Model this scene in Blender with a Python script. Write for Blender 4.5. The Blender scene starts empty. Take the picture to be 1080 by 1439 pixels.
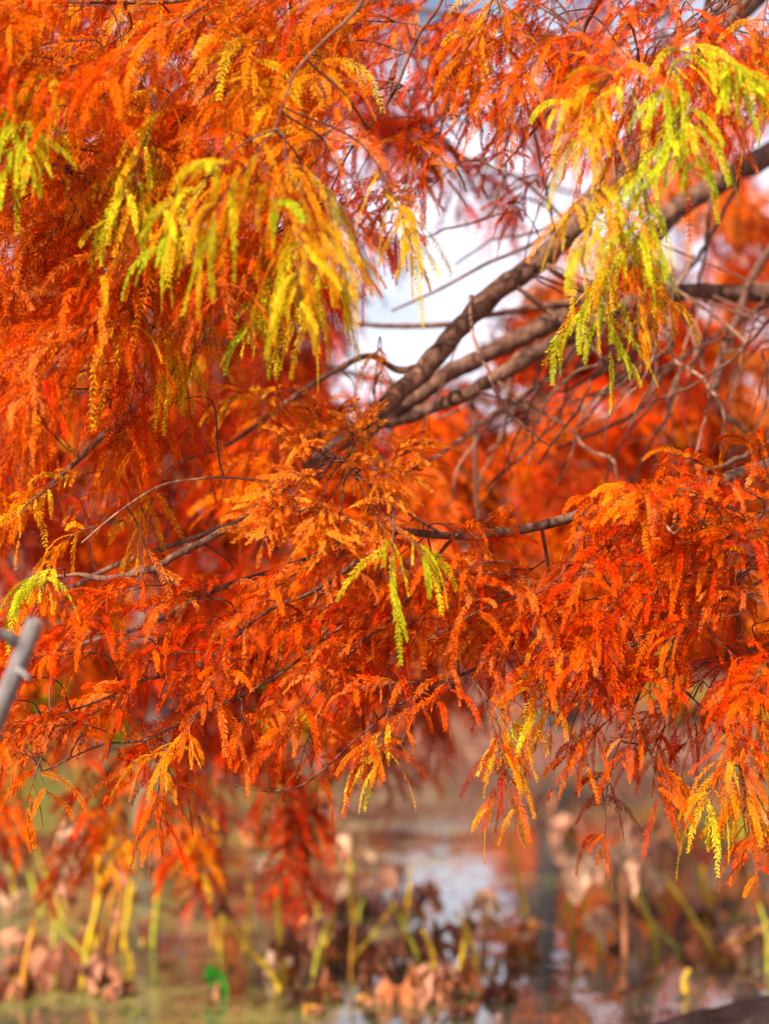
import bpy, math, random
import numpy as np
from mathutils import Vector

random.seed(7)
rng = np.random.default_rng(11)
scene = bpy.context.scene
R = math.radians

# ------------------------------------------------------------------ camera, sky, sun, exposure
FPX = 2353.0                    # focal length in photo pixels (1080 x 1439)
CAM = np.array([0.0, 0.0, 1.0])
PITCH = math.atan(210 / FPX)
cam = bpy.data.cameras.new('camera')
cam.sensor_fit = 'VERTICAL'
cam.sensor_height = 36.0
cam.lens = 36.0 * FPX / 1439.0
cam.clip_start = 0.05
cam.clip_end = 1000.0
cam.dof.use_dof = True
cam.dof.focus_distance = 2.42
cam.dof.aperture_fstop = 2.4
cam.dof.aperture_blades = 9
camo = bpy.data.objects.new('camera', cam)
scene.collection.objects.link(camo)
camo.location = CAM
camo.rotation_euler = (R(90) + PITCH, 0, 0)
scene.camera = camo

SUN_EL, SUN_AZ = 33.0, -144.0    # azimuth from +Y (view axis), negative = left
world = bpy.data.worlds.new('World')
scene.world = world
world.use_nodes = True
nt = world.node_tree
bg = nt.nodes['Background']
sky = nt.nodes.new('ShaderNodeTexSky')
sky.sky_type = 'NISHITA'
sky.sun_disc = False
sky.sun_elevation = R(SUN_EL)
sky.sun_rotation = R(SUN_AZ)
sky.dust_density = 3.0
# bright broken cloud over the blue
wtc = nt.nodes.new('ShaderNodeTexCoord')
wmp = nt.nodes.new('ShaderNodeMapping'); wmp.inputs['Scale'].default_value = (1, 1, 2.2)
wno = nt.nodes.new('ShaderNodeTexNoise'); wno.inputs['Scale'].default_value = 4.0; wno.inputs['Detail'].default_value = 6.0
wrp = nt.nodes.new('ShaderNodeValToRGB'); wrp.color_ramp.elements[0].position = .30; wrp.color_ramp.elements[1].position = .50
wmx = nt.nodes.new('ShaderNodeMix'); wmx.data_type = 'RGBA'
wmx.inputs[7].default_value = (7.4, 7.3, 8.3, 1)
nt.links.new(wtc.outputs['Generated'], wmp.inputs[0]); nt.links.new(wmp.outputs[0], wno.inputs['Vector'])
wsx = nt.nodes.new('ShaderNodeSeparateXYZ'); nt.links.new(wtc.outputs['Generated'], wsx.inputs[0])
wmr = nt.nodes.new('ShaderNodeMapRange'); wmr.interpolation_type = 'SMOOTHSTEP'      # the cloud bank sits low, the zenith is clearer
wmr.inputs['From Min'].default_value = .28; wmr.inputs['From Max'].default_value = .6
wmr.inputs['To Min'].default_value = 1.0; wmr.inputs['To Max'].default_value = .15
wml = nt.nodes.new('ShaderNodeMath'); wml.operation = 'MULTIPLY'
nt.links.new(wsx.outputs[2], wmr.inputs['Value']); nt.links.new(wmr.outputs[0], wml.inputs[1])
nt.links.new(wno.outputs['Fac'], wrp.inputs[0]); nt.links.new(wrp.outputs[0], wml.inputs[0]); nt.links.new(wml.outputs[0], wmx.inputs[0])
nt.links.new(sky.outputs[0], wmx.inputs[6]); nt.links.new(wmx.outputs[2], bg.inputs[0])
bg.inputs[1].default_value = 0.085
sun = bpy.data.lights.new('sun', 'SUN')
sun.energy = 5.0
sun.angle = R(0.6)
sun.color = (1.0, 0.93, 0.82)
suno = bpy.data.objects.new('sun', sun)
scene.collection.objects.link(suno)
sd = Vector((math.sin(R(SUN_AZ)) * math.cos(R(SUN_EL)), math.cos(R(SUN_AZ)) * math.cos(R(SUN_EL)), math.sin(R(SUN_EL))))
suno.rotation_euler = sd.to_track_quat('Z', 'Y').to_euler()
suno.location = (-6, 6, 12)
scene.view_settings.view_transform = 'Standard'
scene.view_settings.look = 'None'
scene.view_settings.exposure = 0.98
scene.view_settings.gamma = 1.0
try:
    scene.cycles.max_bounces = 10
    scene.cycles.transmission_bounces = 6
    scene.cycles.use_denoising = True
except Exception:
    pass

# ------------------------------------------------------------------ helpers
FW = np.array([0, math.cos(PITCH), math.sin(PITCH)])
UP = np.array([0, -math.sin(PITCH), math.cos(PITCH)])
RT = np.array([1.0, 0, 0])
G = np.array([0, 0, -1.0])


def P(x, y, d):
    """the place seen at photo pixel (x, y), d metres away along the view axis"""
    return CAM + FW * d + RT * ((x - 540) / FPX * d) + UP * ((719.5 - y) / FPX * d)


def W(x, y, z=0.0):
    """the place on the water seen at photo pixel (x, y)"""
    r = FW + RT * ((x - 540) / FPX) + UP * ((719.5 - y) / FPX)
    t = (z - CAM[2]) / r[2]
    return CAM + r * t, t


def unit(v):
    v = np.asarray(v, float)
    n = np.linalg.norm(v, axis=-1, keepdims=True)
    return v / np.maximum(n, 1e-9)


def srgb(r, g, b):
    c = np.array([r, g, b]) / 255.0
    return np.where(c <= 0.04045, c / 12.92, ((c + 0.055) / 1.055) ** 2.4)


def tag(o, label=None, cat=None, group=None, kind=None):
    if label: o['label'] = label
    if cat: o['category'] = cat
    if group: o['group'] = group
    if kind: o['kind'] = kind
    return o


class MB:
    """collects vertices, faces, colours, material slots; build() makes ONE mesh object"""
    def __init__(s):
        s.v, s.f, s.c, s.n = [], [], [], 0

    def add(s, v, f, mi=0, col=(0.3, 0.3, 0.3), smooth=False):
        v = np.asarray(v, float).reshape(-1, 3)
        f = np.asarray(f, int)
        col = np.asarray(col, float)
        if col.ndim == 1: col = np.tile(col, (len(v), 1))
        s.v.append(v); s.c.append(col); s.f.append((f + s.n, mi, smooth)); s.n += len(v)

    def tube(s, pts, rad, sides=6, mi=0, col=(0.2, 0.1, 0.06), cap=True):
        pts = np.asarray(pts, float); rad = np.asarray(rad, float)
        m = len(pts)
        t = unit(np.gradient(pts, axis=0))
        ref = np.array([0.13, 0.3, 0.95]) if abs(t[0][2]) < .8 else np.array([1, 0.2, 0])
        a = unit(np.cross(t, ref)); b = np.cross(t, a)
        th = np.linspace(0, 2 * math.pi, sides, endpoint=False)
        ring = (a[:, None] * np.cos(th)[None, :, None] + b[:, None] * np.sin(th)[None, :, None]) * rad[:, None, None]
        v = (pts[:, None] + ring).reshape(-1, 3)
        i = np.arange(m - 1)[:, None] * sides; j = np.arange(sides)[None]; k = (j + 1) % sides
        f = np.stack([i + j, i + k, i + sides + k, i + sides + j], -1).reshape(-1, 4)
        s.add(v, f, mi, col, True)
        if cap:
            v2 = np.vstack([v[-sides:], pts[-1] + t[-1] * rad[-1] * .5])
            s.add(v2, np.array([[q, (q + 1) % sides, sides, sides] for q in range(sides)]), mi, col, True)

    def build(s, name, mats, parent=None, origin=None):
        me = bpy.data.meshes.new(name)
        v = np.concatenate(s.v)
        if origin is not None: v = v - np.asarray(origin)
        tot_l, starts, lens, mi, sm = [], [], [], [], []
        pos = 0
        for f, m_, s_ in s.f:
            w = f.shape[1]
            if w == 4:
                tri = f[:, 2] == f[:, 3]
                if tri.any():
                    parts = [(f[tri][:, :3], 3), (f[~tri], 4)]
                else:
                    parts = [(f, 4)]
            else:
                parts = [(f, w)]
            for g, w in parts:
                if not len(g): continue
                tot_l.append(g.ravel())
                starts.append(pos + np.arange(len(g)) * w); lens.append(np.full(len(g), w))
                mi.append(np.full(len(g), m_)); sm.append(np.full(len(g), s_))
                pos += g.size
        loops = np.concatenate(tot_l)
        me.vertices.add(len(v)); me.vertices.foreach_set('co', v.ravel().astype(np.float32))
        me.loops.add(len(loops)); me.loops.foreach_set('vertex_index', loops.astype(np.int32))
        st = np.concatenate(starts)
        me.polygons.add(len(st))
        me.polygons.foreach_set('loop_start', st.astype(np.int32))
        try: me.polygons.foreach_set('loop_total', np.concatenate(lens).astype(np.int32))
        except Exception: pass
        for m_ in (mats if isinstance(mats, (list, tuple)) else [mats]): me.materials.append(m_)
        me.polygons.foreach_set('material_index', np.concatenate(mi).astype(np.int32))
        me.polygons.foreach_set('use_smooth', np.concatenate(sm).astype(bool))
        ca = me.color_attributes.new('tint', 'FLOAT_COLOR', 'POINT')
        c = np.concatenate(s.c); c4 = np.ones((len(c), 4), np.float32); c4[:, :3] = c
        ca.data.foreach_set('color', c4.ravel())
        me.update(calc_edges=True); me.validate()
        o = bpy.data.objects.new(name, me)
        scene.collection.objects.link(o)
        if parent is not None:
            o.parent = parent
        elif origin is not None:
            o.location = origin
        return o


def empty(name, loc):
    o = bpy.data.objects.new(name, None)
    o.empty_display_size = 0.2
    scene.collection.objects.link(o)
    o.location = loc
    return o


def spline(pts, n):
    """Catmull-Rom through pts (k x c) resampled to n points"""
    p = np.asarray(pts, float)
    p = np.vstack([2 * p[0] - p[1], p, 2 * p[-1] - p[-2]])
    k = len(p) - 3
    u = np.linspace(0, k - 1e-6, n); i = u.astype(int); t = (u - i)[:, None]
    a, b, c, d = p[i], p[i + 1], p[i + 2], p[i + 3]
    return .5 * (2 * b + (c - a) * t + (2 * a - 5 * b + 4 * c - d) * t ** 2 + (3 * b - a - 3 * c + d) * t ** 3)


# ------------------------------------------------------------------ materials
def new_mat(name):
    m = bpy.data.materials.new(name); m.use_nodes = True
    n = m.node_tree
    b = n.nodes['Principled BSDF']
    return m, n, b


def nd(n, t, **kw):
    x = n.nodes.new(t)
    for k, v in kw.items():
        if k in x.inputs.keys(): x.inputs[k].default_value = v
        else: setattr(x, k, v)
    return x


def ramp(n, stops):
    r = n.nodes.new('ShaderNodeValToRGB')
    e = r.color_ramp.elements
    while len(e) < len(stops): e.new(0.5)
    for k, (p, c) in zip(e, stops): k.position = p; k.color = (*c, 1)
    return r


def leaf_mat(name, trans=0.45, rough=0.55, spec=0.3, nscale=60.0, var=0.25):
    m, n, b = new_mat(name)
    at = nd(n, 'ShaderNodeAttribute', attribute_name='tint')
    tc = n.nodes.new('ShaderNodeTexCoord')
    no = nd(n, 'ShaderNodeTexNoise', Scale=nscale, Detail=2.0)
    n.links.new(tc.outputs['Object'], no.inputs['Vector'])
    mr = nd(n, 'ShaderNodeMapRange')
    mr.inputs['From Min'].default_value = .3; mr.inputs['From Max'].default_value = .7
    mr.inputs['To Min'].default_value = 1 - var; mr.inputs['To Max'].default_value = 1 + var
    n.links.new(no.outputs['Fac'], mr.inputs['Value'])
    mx = nd(n, 'ShaderNodeMix', data_type='RGBA', blend_type='MULTIPLY')
    mx.inputs[0].default_value = 1
    n.links.new(at.outputs['Color'], mx.inputs[6]); n.links.new(mr.outputs[0], mx.inputs[7])
    n.links.new(mx.outputs[2], b.inputs['Base Color'])
    b.inputs['Roughness'].default_value = rough
    b.inputs['Specular IOR Level'].default_value = spec
    tr = n.nodes.new('ShaderNodeBsdfTranslucent')
    n.links.new(mx.outputs[2], tr.inputs['Color'])
    ms = n.nodes.new('ShaderNodeMixShader'); ms.inputs[0].default_value = trans
    n.links.new(b.outputs[0], ms.inputs[1]); n.links.new(tr.outputs[0], ms.inputs[2])
    n.links.new(ms.outputs[0], n.nodes['Material Output'].inputs['Surface'])
    return m


def bark_mat(name, dark, light, scale=40.0, bump=0.4):
    m, n, b = new_mat(name)
    tc = n.nodes.new('ShaderNodeTexCoord')
    no = nd(n, 'ShaderNodeTexNoise', Scale=scale, Detail=6.0, Roughness=.65)
    mp = n.nodes.new('ShaderNodeMapping'); mp.inputs['Scale'].default_value = (1, 1, .35)
    mp.inputs['Rotation'].default_value = (0, R(45), 0)
    n.links.new(tc.outputs['Object'], mp.inputs[0]); n.links.new(mp.outputs[0], no.inputs['Vector'])
    r = ramp(n, [(.3, dark), (.5, tuple((a + c) / 2 for a, c in zip(dark, light))), (.72, light)])
    n.links.new(no.outputs['Fac'], r.inputs[0]); n.links.new(r.outputs[0], b.inputs['Base Color'])
    bp = nd(n, 'ShaderNodeBump', Strength=bump, Distance=.01)
    n.links.new(no.outputs['Fac'], bp.inputs['Height']); n.links.new(bp.outputs[0], b.inputs['Normal'])
    b.inputs['Roughness'].default_value = .8
    b.inputs['Specular IOR Level'].default_value = .25
    return m


M_LEAF = leaf_mat('cypress_needles', .38, .75, .04)
M_LOTUS = leaf_mat('lotus_leaf_skin', .25, .6, .3, 25.0, .45)
M_STEM = leaf_mat('lotus_stalk', .1, .45, .4, 30.0, .3)
M_BARK = bark_mat('cypress_bark', (.022, .009, .006), (.29, .135, .08), 60, 1.0)
M_TWIG = bark_mat('twig_bark', (.05, .02, .014), (.20, .085, .05), 120)
M_PALE = bark_mat('pale_twig', (.14, .06, .035), (.42, .22, .13), 90)
M_GREY = bark_mat('weathered_wood', (.07, .055, .05), (.27, .235, .22), 60)
M_DARKBARK = bark_mat('dark_bark', (.012, .010, .010), (.06, .05, .05), 12)
M_FARBARK = bark_mat('far_bark', (.05, .04, .035), (.20, .17, .15), 12)

# ------------------------------------------------------------------ cypress foliage
ALB = .84
RED = srgb(228, 56, 0); DEEP = srgb(140, 27, 0); ORG = srgb(243, 102, 2); AMB = srgb(248, 140, 12)
YEL = srgb(250, 208, 36); LIM = srgb(206, 206, 30); GRN = srgb(158, 188, 30); RUST = srgb(170, 62, 22); SAL = srgb(246, 138, 56)
RED, DEEP, ORG, AMB, YEL, LIM, GRN, RUST, SAL = (c_ * ALB for c_ in (RED, DEEP, ORG, AMB, YEL, LIM, GRN, RUST, SAL))


def branchlets(mb, p0, d, L, droop, col, tipcol, K=22, nlen=.0108, nwid=.0013, swirl=.35, rach=.0006):
    """feathery two-ranked cypress leaves, all at once"""
    N = len(p0)
    t = np.linspace(.04, 1, K)
    T = t[None, :, None]
    L3 = L[:, None, None]; dr = droop[:, None, None]; D = d[:, None]
    curl = unit(rng.normal(size=(N, 3)))[:, None] * swirl
    pos = p0[:, None] + L3 * (D * (T - .32 * dr * T ** 2) + G * dr * .55 * T ** 2 + curl * .22 * T ** 2)
    tan = unit(D * (1 - .64 * dr * T) + G * 1.1 * dr * T + curl * .44 * T)
    ref = unit(rng.normal(size=(N, 3)) * np.array([.6, 1.0, .7]) + np.array([0, -.5, .3]))
    twist = rng.normal(size=(N, 1, 3)) * .5 * T
    S = unit(np.cross(tan, ref[:, None] + twist))
    prof = (.35 + .65 * np.sin(np.pi * np.clip(t, .02, 1) ** .75 * .92))
    V = []; C = []
    for s in (-1, 1):
        A = rng.normal(.90, .17, size=(N, K, 1))
        nd_ = unit(tan * np.cos(A) + s * S * np.sin(A) + rng.normal(size=(N, K, 3)) * .13 + G * .12)
        ln = (nlen * prof)[None, :, None] * (L / .09)[:, None, None] ** .5 * rng.uniform(.8, 1.15, (N, K, 1))
        w = unit(tan - nd_ * np.sum(tan * nd_, -1, keepdims=True)) * nwid * rng.uniform(.8, 1.2, (N, K, 1))
        mid = pos + nd_ * ln * .5
        tip = pos + (nd_ * .97 + G * .12 + tan * .06) * ln
        V.append(np.stack([pos, mid + w, tip, mid - w], 2))
        f = np.clip(T * .9 + rng.normal(0, .12, (N, K, 1)), 0, 1) ** 1.3
        c = col[:, None] * (1 - f) + tipcol[:, None] * f
        c = c * rng.uniform(.85, 1.15, (N, K, 1))
        C.append(np.repeat(c[:, :, None], 4, 2))
    V = np.stack(V, 1).reshape(-1, 3); C = np.stack(C, 1).reshape(-1, 3)
    mb.add(V, np.arange(len(V)).reshape(-1, 4), 0, np.clip(C, 0, 1))
    # rachis: a thin ribbon-like three-sided stalk
    q = np.unique(np.linspace(0, K - 1, 7).astype(int))
    pp = np.concatenate([p0[:, None], pos[:, q]], 1); tt = np.concatenate([tan[:, :1], tan[:, q]], 1)
    ss = np.concatenate([S[:, :1], S[:, q]], 1); bb = np.cross(tt, ss)
    m = pp.shape[1]
    ring = np.stack([pp + (ss * math.cos(a) + bb * math.sin(a)) * rach * 1.0 for a in (0, 2.09, 4.19)], 2)
    v = ring.reshape(-1, 3)
    base = (np.arange(N) * m * 3)[:, None, None] + (np.arange(m - 1) * 3)[None, :, None]
    j = np.arange(3)[None, None]; k = (j + 1) % 3
    f = np.stack(np.broadcast_arrays(base + j, base + k, base + 3 + k, base + 3 + j), -1).reshape(-1, 4)
    cc = np.repeat(col * .8, m * 3, 0)
    mb.add(v, f, 0, cc)


def spray(mb, base, dirn, length, cols, spacing=.012, blen=.09, twig_droop=.5, bl_droop=.9, nsub=3, r0=.0012,
          K=27, nlen=.0088, nwid=.00092, lead=None, bare=.12, spread=.85, rise=.3, tips=None):
    """a leafy twig: main axis, side twigs and drooping feathery leaves. returns nothing; adds to mb"""
    axes = []
    cols0 = cols

    def axis(p, d, ln, dr, r):
        n = max(6, int(ln / .02))
        t = np.linspace(0, 1, n)[:, None]
        wob = np.cumsum(rng.normal(size=(n, 3)), 0) * ln * .012
        wob -= wob[0]
        a = p + ln * (unit(d) * (t - .3 * dr * t ** 2) + G * dr * .5 * t ** 2) + wob
        axes.append((a, ln, r))
        return a

    main = axis(np.asarray(base), dirn, length, twig_droop, r0)
    for q in range(nsub):
        u = .15 + .7 * (q + random.random() * .6) / max(nsub, 1)
        i = int(u * (len(main) - 1))
        tg = unit(main[min(i + 1, len(main) - 1)] - main[i])
        sd_ = unit(np.cross(tg, G + rng.normal(size=3) * .5)) * random.choice((-1, 1))
        axis(main[i], unit(tg * .8 + sd_ * .75 + rng.normal(size=3) * .15), length * random.uniform(.4, .65) * (1.1 - u * .5), twig_droop * .8, r0 * .7)
    if lead is not None:
        mb.tube(lead, np.linspace(r0 * 1.3, r0, len(lead)), 5, 1)
    P0, D, LL, DR, CC, TC = [], [], [], [], [], []
    for a, ln, r in axes:
        mb.tube(a, np.linspace(r, r * .45, len(a)), 5, 1)
        m = max(3, int(ln / spacing))
        tg = unit(np.gradient(a, axis=0))
        for k in range(m):
            u = bare + (1 - bare) * (k + random.random() * .7) / m
            u = min(u, .995)
            x = u * (len(a) - 1); i = int(x); i = min(i, len(a) - 2)
            p = a[i] + (a[i + 1] - a[i]) * (x - i)
            side = 1 if k % 2 else -1
            sv = unit(np.cross(tg[i], np.array([0, 0, 1.0]) + rng.normal(size=3) * .35)) * side
            P0.append(p)
            D.append(unit(tg[i] * random.uniform(.55, 1.0) + sv * spread * random.uniform(.6, 1.1) + rng.normal(size=3) * .16 - G * rise))
            LL.append(blen * random.uniform(.5, 1.3) * (1 - .35 * max(0, u - .7) / .3))
            DR.append(bl_droop * random.uniform(.6, 1.3))
            c = cols[min(int(random.random() ** 1.3 * len(cols)), len(cols) - 1)]
            c2 = cols[min(int(random.random() * len(cols)), len(cols) - 1)]
            if tips is not None:
                k_ = min(1, max(0, u * 1.25 - .15 + random.gauss(0, .18)))
                c = c * (1 - k_) + random.choice(tips) * k_; c2 = c2 * (1 - k_) + random.choice(tips) * k_
            if random.random() < .06: c = c2 = RUST
            c = (c * .75 + c2 * .25) * random.uniform(.78, 1.2)
            CC.append(c); TC.append(c * .5 + c2 * .5)
    branchlets(mb, np.array(P0), np.array(D), np.array(LL), np.array(DR), np.array(CC), np.array(TC), K, nlen, nwid)


class Tree:
    def __init__(s, name, base, label, cat='tree', group=None):
        s.o = np.asarray(base, float)
        s.root = tag(empty(name, s.o), label, cat, group)
        s.br = []       # (object, points)

    def branch(s, pts, mat=None, sides=8, name='branch', n=None, attach=True, wob=.0, label=None):
        """pts rows: photo x, photo y, distance, width in photo pixels; from the thick end to the tip"""
        a = np.array([[*P(x, y, d), w * .9 * d / FPX / 2] for x, y, d, w in pts])
        return s.branch_w(a, mat, sides, name, n, attach, wob, label)

    def branch_w(s, a, mat=None, sides=8, name='branch', n=None, attach=True, wob=.0, label=None):
        if attach and s.br:
            q, r_ = s.nearest(a[0, :3])
            if np.linalg.norm(q - a[0, :3]) > .004:
                a = np.vstack([[*q, a[0, 3] * 1.05], a])
        n = n or max(10, 6 * len(a))
        c = spline(a, n)
        c[:, 3] = np.maximum(c[:, 3], .0004)
        if wob:
            k = np.cumsum(rng.normal(size=(n, 3)), 0) * wob
            k -= np.linspace(0, 1, n)[:, None] * k[-1]
            c[:, :3] += k
        c[1:-1, 3] *= 1 + rng.normal(size=n - 2) * .05
        mb = MB(); mb.tube(c[:, :3], c[:, 3], sides, 0)
        o = mb.build(name, mat or M_BARK, s.root, s.o)
        if label: o['label'] = label
        s.br.append((o, c))
        return o, c

    def nearest(s, p, skip=None):
        best = None
        for o, c in s.br:
            if o.name.startswith('dead_twig'): continue
            d = np.linalg.norm(c[:, :3] - p, axis=1); i = int(d.argmin())
            if best is None or d[i] < best[0]: best = (d[i], c[i, :3], o)
        return best[1], best[2]


# =================================================================== THE SETTING
def grid(x0, x1, y0, y1, nx, ny, zf):
    xs = np.linspace(x0, x1, nx); ys = np.linspace(y0, y1, ny) if not callable(y0) else y0
    X, Y = np.meshgrid(xs, ys)
    v = np.stack([X, Y, zf(X, Y)], -1).reshape(-1, 3)
    i = np.arange(ny - 1)[:, None] * nx + np.arange(nx - 1)[None]
    f = np.stack([i, i + 1, i + nx + 1, i + nx], -1).reshape(-1, 4)
    return v, f


def sstep(a, b, x):
    t = np.clip((x - a) / (b - a), 0, 1); return t * t * (3 - 2 * t)


FAR = 16.5


def ground_z(X, Y):
    X = np.asarray(X, float); Y = np.asarray(Y, float)
    sh = .8 * np.sin(X * .35) + .4 * np.sin(X * .9 + 1)
    near = .22 - .75 * sstep(2.2, 5.0, Y + .3 * np.sin(X * 1.3))
    far = -.5 + .5 * sstep(FAR - 3, FAR, Y + sh) + 1.25 * sstep(FAR, FAR + 7, Y + sh) + .35 * sstep(FAR + 6, 60, Y)
    z = np.where(Y < 9, near, far)
    return z + .03 * np.sin(X * 3.1 + Y * 1.7) + .02 * np.sin(X * 7.3 - Y * 5.1)


m, n, b = new_mat('leaf_littered_earth')
tc = n.nodes.new('ShaderNodeTexCoord')
n1 = nd(n, 'ShaderNodeTexNoise', Scale=1.2, Detail=8.0, Roughness=.7)
n2 = nd(n, 'ShaderNodeTexVoronoi', Scale=14.0)
n.links.new(tc.outputs['Object'], n1.inputs['Vector']); n.links.new(tc.outputs['Object'], n2.inputs['Vector'])
r1 = ramp(n, [(.3, (.04, .022, .015)), (.45, (.15, .06, .035)), (.55, (.22, .09, .055)), (.7, (.22, .14, .10))])
r2 = ramp(n, [(0, (.26, .09, .03)), (.5, (.15, .05, .025)), (1, (.24, .16, .12))])
n.links.new(n1.outputs['Fac'], r1.inputs[0]); n.links.new(n2.outputs['Color'], r2.inputs[0])
mx = nd(n, 'ShaderNodeMix', data_type='RGBA'); mx.inputs[0].default_value = .5
n.links.new(r1.outputs[0], mx.inputs[6]); n.links.new(r2.outputs[0], mx.inputs[7]); n.links.new(mx.outputs[2], b.inputs['Base Color'])
b.inputs['Roughness'].default_value = .9
M_GROUND = m
mb = MB()
xs = np.concatenate([np.linspace(-300, -20, 24), np.linspace(-19, 19, 120), np.linspace(20, 300, 24)])
ys = np.concatenate([np.linspace(-60, 0, 12), np.linspace(.3, 30, 140), np.linspace(32, 400, 40)])
X, Y = np.meshgrid(xs, ys)
v = np.stack([X, Y, ground_z(X, Y)], -1).reshape(-1, 3)
i = np.arange(len(ys) - 1)[:, None] * len(xs) + np.arange(len(xs) - 1)[None]
mb.add(v, np.stack([i, i + 1, i + len(xs) + 1, i + len(xs)], -1).reshape(-1, 4), 0, (.3, .1, .05), True)
tag(mb.build('ground', M_GROUND), kind='structure')

# water with a murky body, ripples and drifting green film
m, n, b = new_mat('pond_water')
tc = n.nodes.new('ShaderNodeTexCoord')
mp = n.nodes.new('ShaderNodeMapping'); mp.inputs['Scale'].default_value = (1, .35, 1)
n.links.new(tc.outputs['Object'], mp.inputs[0])
na = nd(n, 'ShaderNodeTexNoise', Scale=.75, Detail=6.0, Roughness=.6)
nb = nd(n, 'ShaderNodeTexNoise', Scale=9.0, Detail=3.0)
n.links.new(tc.outputs['Object'], na.inputs['Vector']); n.links.new(mp.outputs[0], nb.inputs['Vector'])
film = ramp(n, [(.46, (0, 0, 0)), (.60, (1, 1, 1))])
# more film on the left of the pond
sx = n.nodes.new('ShaderNodeSeparateXYZ'); n.links.new(tc.outputs['Object'], sx.inputs[0])
mr = nd(n, 'ShaderNodeMapRange'); mr.inputs['From Min'].default_value = -1.6; mr.inputs['From Max'].default_value = .6
mr.inputs['To Min'].default_value = .10; mr.inputs['To Max'].default_value = -.06
n.links.new(sx.outputs[0], mr.inputs['Value'])
ad = nd(n, 'ShaderNodeMath', operation='ADD'); n.links.new(na.outputs['Fac'], ad.inputs[0]); n.links.new(mr.outputs[0], ad.inputs[1])
n.links.new(ad.outputs[0], film.inputs[0])
mx = nd(n, 'ShaderNodeMix', data_type='RGBA')
mx.inputs[6].default_value = (.06, .05, .035, 1); mx.inputs[7].default_value = (.19, .19, .055, 1)
n.links.new(film.outputs[0], mx.inputs[0]); n.links.new(mx.outputs[2], b.inputs['Base Color'])
rr = nd(n, 'ShaderNodeMapRange'); rr.inputs['To Min'].default_value = .03; rr.inputs['To Max'].default_value = .16
n.links.new(film.outputs[0], rr.inputs['Value']); n.links.new(rr.outputs[0], b.inputs['Roughness'])
bp = nd(n, 'ShaderNodeBump', Strength=.12, Distance=.02); n.links.new(nb.outputs['Fac'], bp.inputs['Height']); n.links.new(bp.outputs[0], b.inputs['Normal'])
b.inputs['IOR'].default_value = 1.4
b.inputs['Specular IOR Level'].default_value = .8
mb = MB(); v, f = grid(-60, 60, 2.0, 24, 40, 20, lambda X, Y: X * 0)
mb.add(v, f, 0); tag(mb.build('water', m), kind='structure')

# =================================================================== NEAR CYPRESS (right of the frame)
tb = np.array([2.05, 4.1, -.25])
T1 = Tree('cypress_tree', tb, 'near bald cypress whose bare brown limbs and fine orange red sprays fill the upper picture')
mb = MB()
c = spline(np.array([[2.05, 4.1, -.3, .30], [2.05, 4.1, 0, .24], [2.06, 4.1, .5, .19], [2.04, 4.12, 1.5, .17], [2.06, 4.15, 3, .15], [2.1, 4.1, 5, .12], [2.1, 4.15, 8, .07], [2.1, 4.15, 10, .02]]), 60)
mb.tube(c[:, :3], c[:, 3], 16)
o = mb.build('trunk', M_BARK, T1.root, T1.o); T1.br.append((o, c))

B = T1.branch
# three thick limbs sweeping down to the left
B([(1500, -330, 3.95, 52), (1180, -110, 3.75, 46), (1030, 25, 3.6, 42), (960, 130, 3.5, 40), (900, 215, 3.4, 38), (830, 298, 3.3, 36), (780, 350, 3.25, 35), (720, 400, 3.2, 34), (660, 457, 3.15, 33), (600, 522, 3.1, 31), (545, 582, 3.05, 30), (480, 635, 3.0, 26), (420, 680, 2.95, 18), (330, 740, 2.95, 10)], wob=.002)
B([(1560, 20, 4.0, 50), (1250, 130, 3.9, 44), (1080, 224, 3.8, 40), (1030, 252, 3.75, 38), (965, 296, 3.7, 36), (925, 325, 3.66, 35), (870, 375, 3.6, 33), (820, 425, 3.55, 32), (760, 460, 3.5, 31), (705, 484, 3.45, 30), (645, 512, 3.4, 28), (590, 543, 3.35, 26), (550, 582, 3.3, 24), (500, 630, 3.25, 16), (440, 668, 3.2, 8)], wob=.002)
B([(1620, 360, 4.1, 44), (1300, 405, 3.95, 36), (1080, 410, 3.75, 32), (1000, 406, 3.65, 30), (940, 410, 3.6, 29), (880, 425, 3.55, 28), (830, 452, 3.5, 28), (755, 488, 3.45, 26), (690, 526, 3.4, 24), (640, 553, 3.35, 22), (550, 592, 3.3, 20), (470, 606, 3.25, 13), (400, 620, 3.2, 6)], wob=.002)
# the long bough at focus distance
B([(1620, 470, 4.1, 30), (1300, 590, 3.0, 24), (1080, 654, 2.6, 20), (980, 686, 2.52, 18), (880, 706, 2.48, 17), (830, 719, 2.45, 16), (765, 738, 2.42, 16), (690, 752, 2.4, 15), (630, 752, 2.4, 14), (530, 742, 2.42, 13), (460, 722, 2.44, 12), (390, 714, 2.45, 12), (350, 726, 2.44, 12), (280, 762, 2.42, 12), (240, 784, 2.42, 12), (200, 800, 2.41, 13), (150, 812, 2.4, 11), (100, 805, 2.4, 6), (70, 811, 2.4, 3)], wob=.001, mat=M_BARK)
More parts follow.
